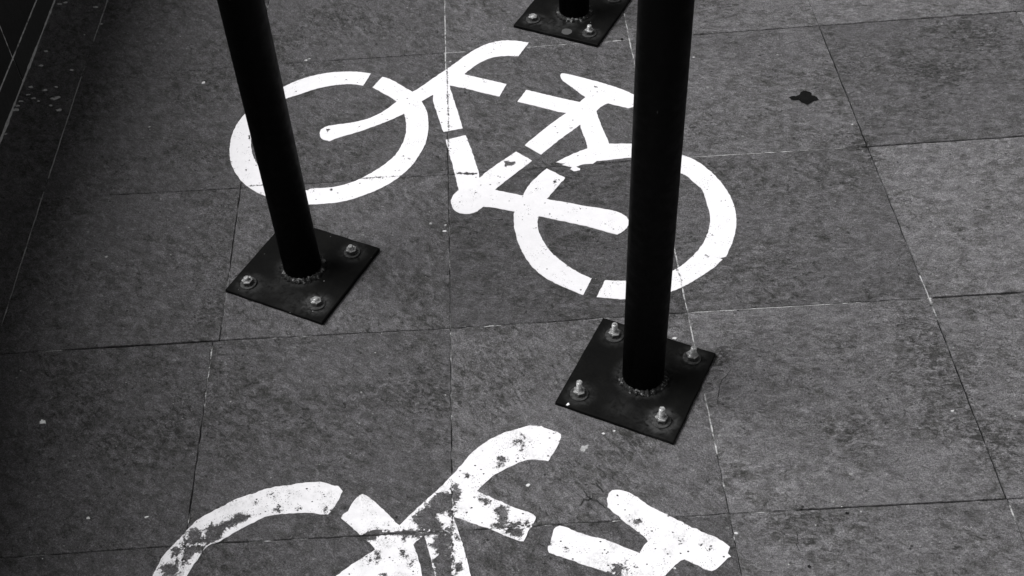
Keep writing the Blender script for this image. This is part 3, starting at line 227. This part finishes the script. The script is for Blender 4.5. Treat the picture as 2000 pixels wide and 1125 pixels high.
def slabs():
    bm = bmesh.new(); lt = bm.loops.layers.float_color.new('slab'); l1 = bm.loops.layers.float_color.new('tone'); l2 = bm.loops.layers.float_color.new('blotch')
    gap, ch = .0005, .0008
    for i in range(I0, I1):
        for j in range(J0, J1):
            r = random.Random(i * 311 + j * 17 + 5)
            if i == -1:       # narrow strip slab running to the wall
                a, b = corner(0, j, j), corner(0, j + 1, j)
                q = [Vector((WALL_X + .001, b.y)), b, a, Vector((WALL_X + .001, a.y))]
                if j == 0: q[0].y = q[0].y
            else: q = [corner(i, j + 1, j), corner(i + 1, j + 1, j), corner(i + 1, j, j), corner(i, j, j)]   # ccw from front-left
            near = -3 <= j <= 4 and i <= 6
            n = 28 if near else 1
            if i == -1: n = (4 if near else 1)
            m = 28 if near else 1
            dz = [r.uniform(-.0006, .0004) for _ in range(4)]
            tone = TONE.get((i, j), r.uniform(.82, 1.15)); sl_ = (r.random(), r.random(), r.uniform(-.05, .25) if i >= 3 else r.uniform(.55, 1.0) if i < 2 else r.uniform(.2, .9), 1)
            cen = sum(q, Vector((0, 0))) / 4
            def P(u, v): return (q[0] * (1 - u) + q[1] * u) * (1 - v) + (q[3] * (1 - u) + q[2] * u) * v
            def Z(u, v): return (dz[0] * (1 - u) + dz[1] * u) * (1 - v) + (dz[3] * (1 - u) + dz[2] * u) * v
            lx = (q[1] - q[0]).length; ly = (q[3] - q[0]).length
            def params(k, L):
                inner = [gap / L + ch / L + (1 - 2 * (gap + ch) / L) * t / k for t in range(k + 1)]
                return inner
            us, vs = params(n, lx), params(m, ly)
            def wob(x, y, s=1):
                if not near: return 0
                return noise.noise(Vector((x * 70, y * 70, i + 3.3 * j))) * .0010 + noise.noise(Vector((x * 260, y * 260, 9))) * .0005
            grid = {}
            for a_, u in enumerate(us):
                for b_, v in enumerate(vs):
                    p_ = P(u, v); x, y = p_
                    e = a_ in (0, n) or b_ in (0, m)
                    if e:
                        if near:
                            wd = max(0, .22 - tone_at(x, y)) / .22 * (.0011 + .0009 * noise.noise(Vector((x * 50, y * 50, 4))))
                            if a_ in (0, n): x += (wd if a_ == 0 else -wd)
                            if b_ in (0, m): y += (wd if b_ == 0 else -wd)
                        x += wob(x, y) * 1.2; y += wob(y, x) * 1.2
                    grid[a_, b_] = bm.verts.new((x, y, Z(u, v) + (0 if e else (noise.noise(Vector((x * 9, y * 9, i * 5 + j))) * .0006 if near else 0))))
            faces = []
            for a_ in range(n):
                for b_ in range(m): faces.append(bm.faces.new((grid[a_, b_], grid[a_ + 1, b_], grid[a_ + 1, b_ + 1], grid[a_, b_ + 1])))
            ring = [(a_, 0) for a_ in range(n)] + [(n, b_) for b_ in range(m)] + [(a_, m) for a_ in range(n, 0, -1)] + [(0, b_) for b_ in range(m, 0, -1)]
            low = []; deep = []
            for k in ring:
                vco = grid[k].co
                dx = (-1 if k[0] == 0 else 1 if k[0] == n else 0); dy = (-1 if k[1] == 0 else 1 if k[1] == m else 0)
                ux, uy = (q[1] - q[0]).normalized(), (q[3] - q[0]).normalized()
                o2 = (ux * dx + uy * dy) * ch * .8
                low.append(bm.verts.new((vco.x + o2.x, vco.y + o2.y, vco.z - .0012)))
                deep.append(bm.verts.new((vco.x + o2.x, vco.y + o2.y, vco.z - .02)))
            for k in range(len(ring)):
                k2 = (k + 1) % len(ring)
                faces.append(bm.faces.new((grid[ring[k]], low[k], low[k2], grid[ring[k2]])))
                faces.append(bm.faces.new((low[k], deep[k], deep[k2], low[k2])))
            for f in faces:
                for lo in f.loops:
                    lo[lt] = sl_
                    x, y = lo.vert.co.x, lo.vert.co.y
                    b2 = 0
                    if near:
                        for (bx, by), rad, st in BLOTCH: b2 += st * math.exp(-((x - bx) ** 2 + (y - by) ** 2) / rad ** 2)
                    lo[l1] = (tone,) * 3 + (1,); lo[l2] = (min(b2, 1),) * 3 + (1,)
    bm.normal_update()
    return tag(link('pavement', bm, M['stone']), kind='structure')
slabs()
def mortar():
    bm = bmesh.new(); la = bm.loops.layers.float_color.new('light')
    def strip(a, b, near, z):
        n = 60 if near else 1; d_ = (b - a).normalized(); nn = Vector((-d_.y, d_.x)) * .004
        prev = None
        for k in range(n + 1):
            p = a.lerp(b, k / n)
            best = min(((segd(p, s0, s1), t) for s0, s1, t in TS), key=lambda q: q[0]) if near else (1, .3)
            t = best[1] if best[0] < .012 else .4
            # light mortar stands almost flush, dark joints are open
            t += noise.noise(Vector((p.x * 45, p.y * 45, 2))) * .35; zz = z - .0045 + .0042 * max(0, min(1, (t - .12) * 2.2))
            v = (bm.verts.new((p.x - nn.x, p.y - nn.y, zz)), bm.verts.new((p.x + nn.x, p.y + nn.y, zz)), t)
            if prev:
                f = bm.faces.new((prev[0], v[0], v[1], prev[1]))
                for lo in f.loops: lo[la] = ((v[2] if lo.vert in v[:2] else prev[2]),) * 3 + (1,)
            prev = v
    for i in range(0, I1 + 1):
        for j in range(J0, J1):
            near = -2 <= j <= 3 and i <= 6
            strip(corner(i, j, j), corner(i, j + 1, j), near, -.0004)
    for j in range(J0, J1 + 1):
        for i in range(-1, I1):
            near = -1 <= j <= 4 and i <= 6
            a = Vector((WALL_X, corner(0, j).y)) if i == -1 else corner(i, j)
            strip(a, corner(i + 1, j), near, -.0008)
    return tag(link('pavement_joints', bm, M['mortar']), kind='structure')
mortar()
bm = bmesh.new()
vs = [bm.verts.new((x, y, -.012)) for x, y in ((-150, -150), (150, -150), (150, 150), (-150, 150))]; bm.faces.new(vs)
tag(link('ground', bm, M['ground']), kind='structure')

# ---------------------------------------------------------------- painted bicycle symbols
def smooth_poly(P):
    P = [Vector(p) for p in P]; out = []
    n = len(P)
    for i in range(n):
        a, b, c = P[i - 1], P[i], P[(i + 1) % n]
        u, v = b - a, c - b
        if u.length < 1e-6 or v.length < 1e-6: continue
        ang = abs(u.angle_signed(v, 0))
        if ang < math.radians(38): out += [b + (a - b) * .25, b + (c - b) * .25]
        else: out.append(b)
    return out
def ragged(P, step, amp, seed):
    out = []; n = len(P)
    for i in range(n):
        a, b = P[i], P[(i + 1) % n]; k = max(1, int((b - a).length / step))
        for q in range(k):
            p = a.lerp(b, q / k)
            v3 = Vector((p.x * 160, p.y * 160, seed)); v4 = Vector((p.x * 620, p.y * 620, seed))
            out.append(Vector((p.x + amp * (noise.noise(v3) + .6 * noise.noise(v4)), p.y + amp * (noise.noise(v3 + Vector((0, 0, 40))) + .6 * noise.noise(v4 + Vector((0, 0, 40)))))))
    return out
def inside(x, y, P):
    c = False; n = len(P); j = n - 1
    for i in range(n):
        xi, yi = P[i]; xj, yj = P[j]
        if (yi > y) != (yj > y) and x < (xj - xi) * (y - yi) / (yj - yi) + xi: c = not c
        j = i
    return c
def paint_mesh(polys, chips, z, amp, camp, rest=None, clip=None, seed=0):
    polys = [ragged(smooth_poly(P), .004, amp, seed) for P in polys]
    chips = [[Vector(p) for p in P] for P in chips]
    R_ = .008
    rest = [ragged(smooth_poly(P), .004, amp, seed) for P in (rest or [])]
    verts, edges = [], []
    def add(P, close=True):
        b = len(verts); verts.extend(P); n = len(P)
        edges.extend([(b + k, b + (k + 1) % n) for k in range(n if close else n - 1)])
    for P in polys + rest: add(P)
    seen = set(); step = .0022
    for P in chips:
        x0, x1, y0, y1 = min(p.x for p in P) - R_, max(p.x for p in P) + R_, min(p.y for p in P) - R_, max(p.y for p in P) + R_
        for a in range(int(x0 / step), int(x1 / step) + 2):
            for b in range(int(y0 / step) - 1, int(y1 / step) + 2):
                if (a, b) not in seen: seen.add((a, b)); verts.append(Vector((a * step, b * step)))
    if clip: add([Vector(clip[0]), Vector(clip[1])], False)
    rv, re, rf = delaunay_2d_cdt(verts, edges, [], 0, 1e-6)[:3]
    boxes = {}
    def hit(x, y, L):
        for P in L:
            k = id(P)
            if k not in boxes: boxes[k] = (min(p.x for p in P), max(p.x for p in P), min(p.y for p in P), max(p.y for p in P))
            b = boxes[k]
            if b[0] <= x <= b[1] and b[2] <= y <= b[3] and inside(x, y, P): return True
        return False
    bm = bmesh.new(); bv = [bm.verts.new((v.x, v.y, z)) for v in rv]
    for f in rf:
        x = sum(rv[k].x for k in f) / len(f); y = sum(rv[k].y for k in f) / len(f)
        below = False
        if clip:
            a, b = Vector(clip[0]), Vector(clip[1]); below = (b - a).cross(Vector((x, y)) - a) < 0
        ok = hit(x, y, rest) if below else hit(x, y, polys)
        if ok:
            try: bm.faces.new([bv[k] for k in f])
            except ValueError: pass
    bmesh.ops.delete(bm, geom=[v for v in bm.verts if not v.link_faces], context='VERTS')
    for f in bm.faces:
        if f.normal.z < 0: f.normal_flip()
    bm.normal_update()
    be = [e for e in bm.edges if len(e.link_faces) == 1]
    r = bmesh.ops.extrude_edge_only(bm, edges=be)
    for v in r['geom']:
        if isinstance(v, bmesh.types.BMVert): v.co.z = 0
    lw = bm.loops.layers.float_color.new('wear'); cache = {}
    cb = [(min(p.x for p in P) - R_, max(p.x for p in P) + R_, min(p.y for p in P) - R_, max(p.y for p in P) + R_) for P in chips]
    def wear(x, y):
        best = -R_; q = Vector((x, y))
        for P, (x0, x1, y0, y1) in zip(chips, cb):
            if not (x0 <= x <= x1 and y0 <= y <= y1): continue
            d_ = min(segd(q, P[k - 1], P[k]) for k in range(len(P)) if P[k] != P[k - 1])
            best = max(best, d_ + .0006 if inside(x, y, P) else -d_)
        return max(-R_, min(R_, best)) / (2 * R_) + .5
    for f in bm.faces:
        for lo in f.loops:
            k = (round(lo.vert.co.x, 5), round(lo.vert.co.y, 5))
            if k not in cache: cache[k] = wear(*k)
            lo[lw] = (cache[k],) * 3 + (1,)
    return bm
bm = paint_mesh(UPPER, UPPER_CHIPS, .0011, .0011, .0012, seed=1)
tag(link('bicycle_marking', bm, M['paint']), 'crisp white painted bicycle symbol on the paving between the black posts', 'road marking', 'bicycle symbols painted on the pavement')
bm = paint_mesh(LOWER, LOWER_CHIPS, .0011, .0014, .0022, rest=LOWER_REST, clip=CLIP, seed=2)
tag(link('bicycle_marking', bm, M['worn']), 'chipped worn white bicycle symbol in front, cut off by the bottom of the photo', 'road marking', 'bicycle symbols painted on the pavement')

# ---------------------------------------------------------------- posts on bolted base plates
ROT = math.radians(-28.2)
def ring_profile(bm, prof, n=48, cx=0, cy=0, jit=0, seed=0, cap=True):
    rows = []
    for r_, z_ in prof:
        row = []
        for k in range(n):
            a = 2 * math.pi * k / n; rr = r_
            if jit: rr += jit * noise.noise(Vector((math.cos(a) * 5, math.sin(a) * 5, z_ * 200 + seed)))
            row.append(bm.verts.new((cx + rr * math.cos(a), cy + rr * math.sin(a), z_)))
        rows.append(row)
    for a, b in zip(rows, rows[1:]):
        for k in range(n): bm.faces.new((a[k], a[(k + 1) % n], b[(k + 1) % n], b[k]))
    if cap: bm.faces.new(rows[-1]); bm.faces.new(rows[0][::-1])
def plate_bm(seed, dust_pts):
    bm = bmesh.new(); la = bm.loops.layers.float_color.new('dust')
    n, T, h = 46, .0075, .1
    ch = .0012
    def wob(t, s): return noise.noise(Vector((t * 30, s, seed))) * .0009
    g_ = {}
    for a in range(n + 1):
        for b in range(n + 1):
            x = -h + ch + (2 * h - 2 * ch) * a / n; y = -h + ch + (2 * h - 2 * ch) * b / n
            if a in (0, n): x += wob(y, a + 1)
            if b in (0, n): y += wob(x, b + 7)
            g_[a, b] = bm.verts.new((x, y, T + noise.noise(Vector((x * 14, y * 14, seed))) * .0005))
    for a in range(n):
        for b in range(n): bm.faces.new((g_[a, b], g_[a + 1, b], g_[a + 1, b + 1], g_[a, b + 1]))
    ring = [(a, 0) for a in range(n)] + [(n, b) for b in range(n)] + [(a, n) for a in range(n, 0, -1)] + [(0, b) for b in range(n, 0, -1)]
    low, bot = [], []
    for k in ring:
        c = g_[k].co; dx = -1 if k[0] == 0 else 1 if k[0] == n else 0; dy = -1 if k[1] == 0 else 1 if k[1] == n else 0
        low.append(bm.verts.new((c.x + dx * ch, c.y + dy * ch, c.z - ch)))
        bot.append(bm.verts.new((c.x + dx * ch, c.y + dy * ch, .0002)))
    for k in range(len(ring)):
        k2 = (k + 1) % len(ring)
        bm.faces.new((g_[ring[k]], low[k], low[k2], g_[ring[k2]])); bm.faces.new((low[k], bot[k], bot[k2], low[k2]))
    for f in bm.faces:
        for lo in f.loops:
            x, y = lo.vert.co.x, lo.vert.co.y; d_ = 0
            for px, py, r0, w_, s_ in dust_pts: d_ += s_ * math.exp(-((math.hypot(x - px, y - py) - r0) / w_) ** 2)
            lo[la] = (min(1.2, d_),) * 3 + (1,)
    bm.normal_update()
    return bm
def hexa(bm, r, z0, z1, rot, ch=.0008):
    def row(rr, z): return [bm.verts.new((rr * math.cos(rot + k * math.pi / 3), rr * math.sin(rot + k * math.pi / 3), z)) for k in range(6)]
    rows = [row(r, z0), row(r, z1 - ch), row(r - ch, z1)]
    for a, b in zip(rows, rows[1:]):
        for k in range(6): bm.faces.new((a[k], a[(k + 1) % 6], b[(k + 1) % 6], b[k]))
    bm.faces.new(rows[-1])
def bolt(parent, x, y, stud_h, rot, tilt=(0, 0), washer_r=.0150, nut=True, lab=None):
    """anchor bolt: threaded stud with its nut and washer as sub-parts"""
    bm = bmesh.new(); prof = []; r = .0049; z = .006; top = .0075 + stud_h
    k = 0
    while z < top - .001:
        prof.append((r if k % 2 else r - .0006, z)); z += .0007; k += 1
    prof += [(r - .0004, top - .0006), (r - .0012, top)]
    ring_profile(bm, prof, 16)
    b = link('anchor_bolt', bm, M['stud'], parent)
    b.location = (x, y, 0); b.rotation_euler = (tilt[0], tilt[1], rot)
    if lab: b['label'] = lab
    bm = bmesh.new(); ring_profile(bm, [(washer_r, .0072), (washer_r, .0094), (washer_r - .0006, .0101), (.005, .0101), (.005, .0074)], 32, cap=False)
    link('washer', bm, M['washer'], b)
    if nut:
        bm = bmesh.new(); hexa(bm, .0105, .0102, .0182, .3)
        ring_profile(bm, [(.0072, .0184), (.0064, .0190), (.0049, .0186)], 18, cap=False)
        nt = link('nut', bm, M['nut'], b); nt.data.materials.append(M['nut_top'])
        for f in nt.data.polygons:
            if f.center.z > .0176: f.material_index = 1  # upper faces of the nut take the paler metal
    return b
POST_R = .0336
def post(name, loc, off, seed, label, bolts, height, extra=(), BOLTS=(), lean=(0, 0)):
    root = bpy.data.objects.new(name, None); C.objects.link(root); root.empty_display_size = .1
    root.location = (loc[0], loc[1], .0004); root.rotation_euler = (0, 0, ROT)
    tag(root, label, 'post', 'black steel posts bolted to the pavement')
    dust = []
    for (bx, by), (bh, st, *_) in zip(BOLTS, bolts): dust += [(bx + .001, by + .001, .019, .007, st)]
    dust += [(off[0], off[1], .043, .006, .35)] + list(extra)
    link('base_plate', plate_bm(seed, dust), mat_plate(seed), root, smooth=False)
    bm = bmesh.new()
    ring_profile(bm, [(POST_R, .006), (POST_R, height - .006), (POST_R - .002, height - .0015), (POST_R - .006, height), ], 64)
    tb = link('post_tube', bm, M['black'], root, smooth=False); tb.location = (off[0], off[1], 0)
    lc, ls = math.cos(-ROT), math.sin(-ROT); lx, ly = lean[0] * lc - lean[1] * ls, lean[0] * ls + lean[1] * lc
    tb.rotation_euler = (-ly, lx, 0)
    for f in tb.data.polygons: f.use_smooth = len(f.vertices) == 4
    bm = bmesh.new(); n, m = 120, 8; rows = []
    for a in range(n):
        t = 2 * math.pi * a / n; row = []
        wr = .0068 + .0026 * noise.noise(Vector((math.cos(t) * 7, math.sin(t) * 7, seed))) + .0012 * math.sin(a * 1.3 + seed)
        for q in range(m + 1):
            ph = math.pi * .5 * q / m
            rr = POST_R - .001 + wr * 1.25 * math.cos(ph); zz = .007 + wr * math.sin(ph)
            rr += .0005 * noise.noise(Vector((math.cos(t) * 40, math.sin(t) * 40, q + seed)))
            row.append(bm.verts.new((off[0] + rr * math.cos(t), off[1] + rr * math.sin(t), zz)))
        rows.append(row)
    for a in range(n):
        r0, r1 = rows[a], rows[(a + 1) % n]
        for q in range(m): bm.faces.new((r0[q], r1[q], r1[q + 1], r0[q + 1]))
    link('weld', bm, M['weld'], root, smooth=True)
    for (bx, by), (bh, st, rot, tx, ty, wr, nut) in zip(BOLTS, bolts): bolt(root, bx, by, bh, rot, (tx, ty), wr, nut)
    return root
#           stud height, dust, rot, tilt, washer radius, nut      order: left-front, right-front, left-back, right-back
post('bollard_post', (-.3545, 1.5685), (-.0018, .001), 1, 'black steel post at left, its square base plate carrying short bolts', [
    (.017, .45, .2, .05, -.06, .0150, True), (.015, .95, .9, -.03, .08, .0158, True), (.016, .3, 0, 0, 0, .015, True), (.018, .55, .6, .0, -.05, .0150, True)], 1.05,
    [(-.02, -.055, 0, .02, .35), (.03, -.08, .0, .03, .35), (-.05, -.09, 0, .025, .25)],
    [(-.0688, -.0714), (.0686, -.0679), (-.068, .068), (.0608, .069)], (-.004, 0))
post('bollard_post', (.2067, 1.2687), (.009, .0047), 2, 'black steel post nearest the camera, in the middle, with four tall bolts', [
    (.031, .5, .5, .0, .0, .0150, True), (.031, .9, .1, .0, .0, .0158, True), (.029, .35, .3, .0, .0, .0158, True), (.027, .35, .9, .03, .06, .0150, True)], 1.05,
    [(.06, -.085, 0, .03, .35), (.0, -.07, 0, .022, .3), (.055, .035, 0, .015, .2)],
    [(-.0707, -.0702), (.0678, -.0682), (-.0666, .0688), (.0676, .0727)], (-.004, -.03))
p3 = post('bollard_post', (.194, 2.339), (.004, -.004), 3, 'farthest black steel post, behind, with a grey round spot on its plate', [
    (.011, .6, .5, .0, .0, .0160, True), (.022, .4, .1, .0, .0, .0160, True), (.02, .3, .3, .0, .0, .015, True), (.017, .4, .9, .0, .0, .0165, True)], 1.05,
    [(-.02, -.07, 0, .03, .55), (.015, -.06, 0, .02, .4)],
    [(-.0681, -.0667), (.0681, -.0692), (-.068, .068), (.0659, .0784)])
bm = bmesh.new(); n = 40; c0_ = bm.verts.new((0, 0, 0)); rim = []
for k in range(n):
    a = 2 * math.pi * k / n; rr = .0115 * (1 + .1 * noise.noise(Vector((math.cos(a) * 2, math.sin(a) * 2, 1))))
    rim.append(bm.verts.new((rr * math.cos(a), rr * math.sin(a), 0)))
for k in range(n): bm.faces.new((c0_, rim[k], rim[(k + 1) % n]))
sp = link('paint_spot', bm, mat_simple('grey_spot', .075, .9, 160, .25), p3); sp.location = (.020, -.082, .0088); sp['label'] = 'round grey spot'

# ---------------------------------------------------------------- low dark wall along the left edge
def mat_wall(name, v):
    s = NT(name); c = s.coord(); n = s.noise(c, 70, 7, .7); f = s.noise(c, 500, 3, .7)
    col = s.mix(n, g(v * .5), g(v * 1.5)); col = s.mix(s.rng(f, .62, .72, 0, .5), col, g(.08))
    return s.fin(col, .75, s.bump(n, .4, .004), .25)
def box(bm, x0, x1, y0, y1, z0, z1, ch=.0015):
    r = bmesh.ops.create_cube(bm, size=1); bmesh.ops.transform(bm, matrix=Matrix.Translation(((x0 + x1) / 2, (y0 + y1) / 2, (z0 + z1) / 2)) @ Matrix.Diagonal((x1 - x0, y1 - y0, z1 - z0, 1)), verts=r['verts'])
    es = list({e for v in r['verts'] for e in v.link_edges})
    bmesh.ops.bevel(bm, geom=es, offset=ch, segments=2, affect='EDGES', profile=.6)
wall = bpy.data.objects.new('wall', None); C.objects.link(wall); wall.location = (WALL_X, 2.2, 0)
tag(wall, 'low dark stone wall with pale joints along the left edge', 'wall')
Y0, Y1 = -4.0, 8.0
ys = sorted([corner(0, j).y for j in range(J0, J1 + 1) if Y0 < corner(0, j).y < Y1]); ys = [Y0] + ys + [Y1]
def wlink(name, bm, m):
    for v in bm.verts: v.co -= wall.location
    return link(name, bm, m, wall)
bm = bmesh.new()
for a, b in zip(ys, ys[1:]): box(bm, WALL_X - .03, WALL_X, a + .0028, b - .0028, -.005, .0570)
wlink('skirting', bm, mat_wall('skirting_stone', .03))
bm = bmesh.new()
for a, b in zip(ys, ys[1:]): box(bm, WALL_X - .034, WALL_X - .002, a + .002, b - .002, .0618, WALL_H - .002)
wlink('facing', bm, mat_wall('wall_stone', .018))
bm = bmesh.new(); box(bm, WALL_X - .25, WALL_X - .0028, Y0, Y1, -.02, WALL_H - .002, .001)
s = NT('pale_joint'); c = s.coord(); n = s.noise(c, 60, 5, .7)
wlink('joint_mortar', bm, s.fin(s.mix(s.rng(n, .36, .56), g(.12), g(.65)), .9, s.bump(n, .5, .002), .2))
bm = bmesh.new(); box(bm, WALL_X - .28, WALL_X + .0, Y0 - .02, Y1 + .02, WALL_H, WALL_H + .03, .004)
wlink('coping', bm, mat_wall('coping_stone', .05))
bm = bmesh.new(); box(bm, WALL_X - .27, WALL_X - .004, Y0, 1.32, WALL_H + .032, WALL_H + .20, .004)  # unseen raised section, added to deepen the shade at the near left
wlink('added_shade_course', bm, mat_wall('shade_course_stone', .03))
# mortar smear in the corner between wall and pavement
bm = bmesh.new(); prev = None
for k in range(400):
    y = 1.2 + k * .0045; a = .0022 + .0022 * max(-.6, noise.noise(Vector((y * 9, 0, 3)))) + .0012 * noise.noise(Vector((y * 60, 1, 3)))
    row = [bm.verts.new((WALL_X - .0005, y, a * 1.3)), bm.verts.new((WALL_X + a * .6, y, a * .6)), bm.verts.new((WALL_X + a * 1.5, y, -.0005))]
    if prev:
        for q in range(2): bm.faces.new((prev[q], prev[q + 1], row[q + 1], row[q]))
    prev = row
wlink('corner_mortar', bm, mat_simple('corner_mortar', .42, .9, 90, .6))

# ---------------------------------------------------------------- small marks on the paving
def blob_bm(P, z, side=True):
    bm = bmesh.new(); vs = [bm.verts.new((x, y, z)) for x, y in P]; f = bm.faces.new(vs); f.normal_update()
    if f.normal.z < 0: f.normal_flip()
    return bm
P = ragged(ragged([Vector(p) for p in STAIN], .003, .0026, 5), .0008, .0014, 6)
bm = blob_bm(P, .0017); bmesh.ops.triangulate(bm, faces=bm.faces[:])
s = NT('dark_stain_film'); c = s.coord(); a_ = s.noise(c, 150, 5, .75, .5)
s.fin(s.mix(s.noise(c, 90, 4), g(.002), g(.012)), .9, spec=.05)
tr = s.n('ShaderNodeBsdfTransparent'); mx = s.n('ShaderNodeMixShader'); s.set(mx.inputs[0], s.rng(a_, .62, .68, 0.0, .9))
s.t.links.new(s.b.outputs[0], mx.inputs[1]); s.t.links.new(tr.outputs[0], mx.inputs[2]); s.t.links.new(mx.outputs[0], s.out.inputs[0])
tag(link('stain', bm, s.m), 'small black oily stain on the paving right of the middle post', 'stain')
def flake(name, x, y, r, seed, m, z=.001, flat=1.0):
    bm = bmesh.new(); n = 26; top = []; bot = []
    ax = random.Random(seed).uniform(0, math.pi); el = random.Random(seed + 1).uniform(.45, .95)
    for k in range(n):
        a = 2 * math.pi * k / n; rr = r * (.75 + .55 * noise.noise(Vector((math.cos(a) * 1.5, math.sin(a) * 1.5, seed))) + .35 * noise.noise(Vector((math.cos(a) * 5, math.sin(a) * 5, seed))))
        u, v = rr * math.cos(a), rr * math.sin(a) * el
        px, py = u * math.cos(ax) - v * math.sin(ax), u * math.sin(ax) + v * math.cos(ax)
        bot.append(bm.verts.new((px, py, 0))); top.append(bm.verts.new((px * .92, py * .92, z)))
    for k in range(n): bm.faces.new((bot[k], bot[(k + 1) % n], top[(k + 1) % n], top[k]))
    c_ = bm.verts.new((0, 0, z * flat))
    for k in range(n): bm.faces.new((top[k], top[(k + 1) % n], c_))
    o = link(name, bm, m); o.location = (x, y, 0); return o
BIG = {0: 'bright white paint chip lying on the dark paving at lower left', 1: 'white paint chip on the paving left of the left post', 2: 'white paint chip on the joint right of the left post, above the wheel',
       4: 'pale smudge of paint on the paving under the near base plate', 6: 'pale crumb of paint on the paving below the crisp wheel, by the long joint', 8: 'pale crumb of paint on the slab left of the left base plate'}
dm = mat_simple('pale_smudge', .34, .9, 260, .8)
bright = mat_simple('white_chip', .85, .6, 200, .15)
rest = []
for k, ((x, y), r) in enumerate(BITS):
    if k in BIG: tag(flake('paint_chip', x, y, r, k, bright if k in (0,) else M['bit'] if k in (1, 2) else dm, .0012), BIG[k], 'paint chip', 'paint chips on the pavement')
    else: rest.append((x, y, r * (1.5 if x < -.8 else 1), k))
pc = flake('paint_chip', PLATE_CHIP[0], PLATE_CHIP[1], .0042, 3, bright, .0012); pc.location.z = .0080
tag(pc, 'tiny white paint chip lying on the left corner of the nearest base plate', 'paint chip', 'paint chips on the pavement')
bm = bmesh.new()
for x, y, r, k in rest + [(rnd.uniform(-.95, 1.2), rnd.uniform(.9, 2.6), rnd.uniform(.0005, .0013), 200 + q) for q in range(260)]:
    n = 9; ring = []
    for q in range(n):
        a = 2 * math.pi * q / n; rr = r * rnd.uniform(.5, 1.1) ; ring.append((x + rr * math.cos(a) * 1.2, y + rr * math.sin(a) * .7))
    top = [bm.verts.new((px, py, .0008)) for px, py in ring]; bot = [bm.verts.new((x + (px - x) * 1.1, y + (py - y) * 1.1, -.0005)) for px, py in ring]
    bm.faces.new(top)
    for q in range(n): bm.faces.new((bot[q], bot[(q + 1) % n], top[(q + 1) % n], top[q]))
tag(link('grit', bm, M['bit']), 'scattered pale grit and paint specks on the paving', 'grit', kind='stuff')
lab = ['small dark curled leaf scrap on the paving beside the farthest base plate', 'tiny dark scrap on the paving at the lower right', 'dark crumb lying on the joint at the lower right']
for k, ((x, y), r) in enumerate(DEBRIS): tag(flake('leaf_scrap', x, y, r, 60 + k, M['debris'], .002, .4), lab[k], 'leaf scrap')
bm = bmesh.new()
for ci, P in enumerate(CRACKS):
    P = [Vector(p) for p in P]; pts = []
    for a, b in zip(P, P[1:]):
        for q in range(8): pts.append(a.lerp(b, q / 8))
    pts.append(P[-1]); prev = None
    for k, p in enumerate(pts):
        t = k / (len(pts) - 1); j = Vector((noise.noise(Vector((p.x * 200, p.y * 200, 1))), noise.noise(Vector((p.x * 200, p.y * 200, 5))))) * .0022
        w_ = (.0004 if ci < 2 else .0015) * (4 * t * (1 - t)) ** .5 * (1 + .7 * noise.noise(Vector((p.x * 400, p.y * 400, 8)))) + .0001
        a, b = pts[max(0, k - 1)], pts[min(len(pts) - 1, k + 1)]; d_ = (b - a).normalized(); nn = Vector((-d_.y, d_.x)) * w_
        row = (bm.verts.new((p.x + j.x + nn.x, p.y + j.y + nn.y, .0009)), bm.verts.new((p.x + j.x - nn.x, p.y + j.y - nn.y, .0009)))
        if prev: bm.faces.new((prev[0], prev[1], row[1], row[0]))
        prev = row
tag(link('pavement_cracks', bm, M['crack']), kind='structure')
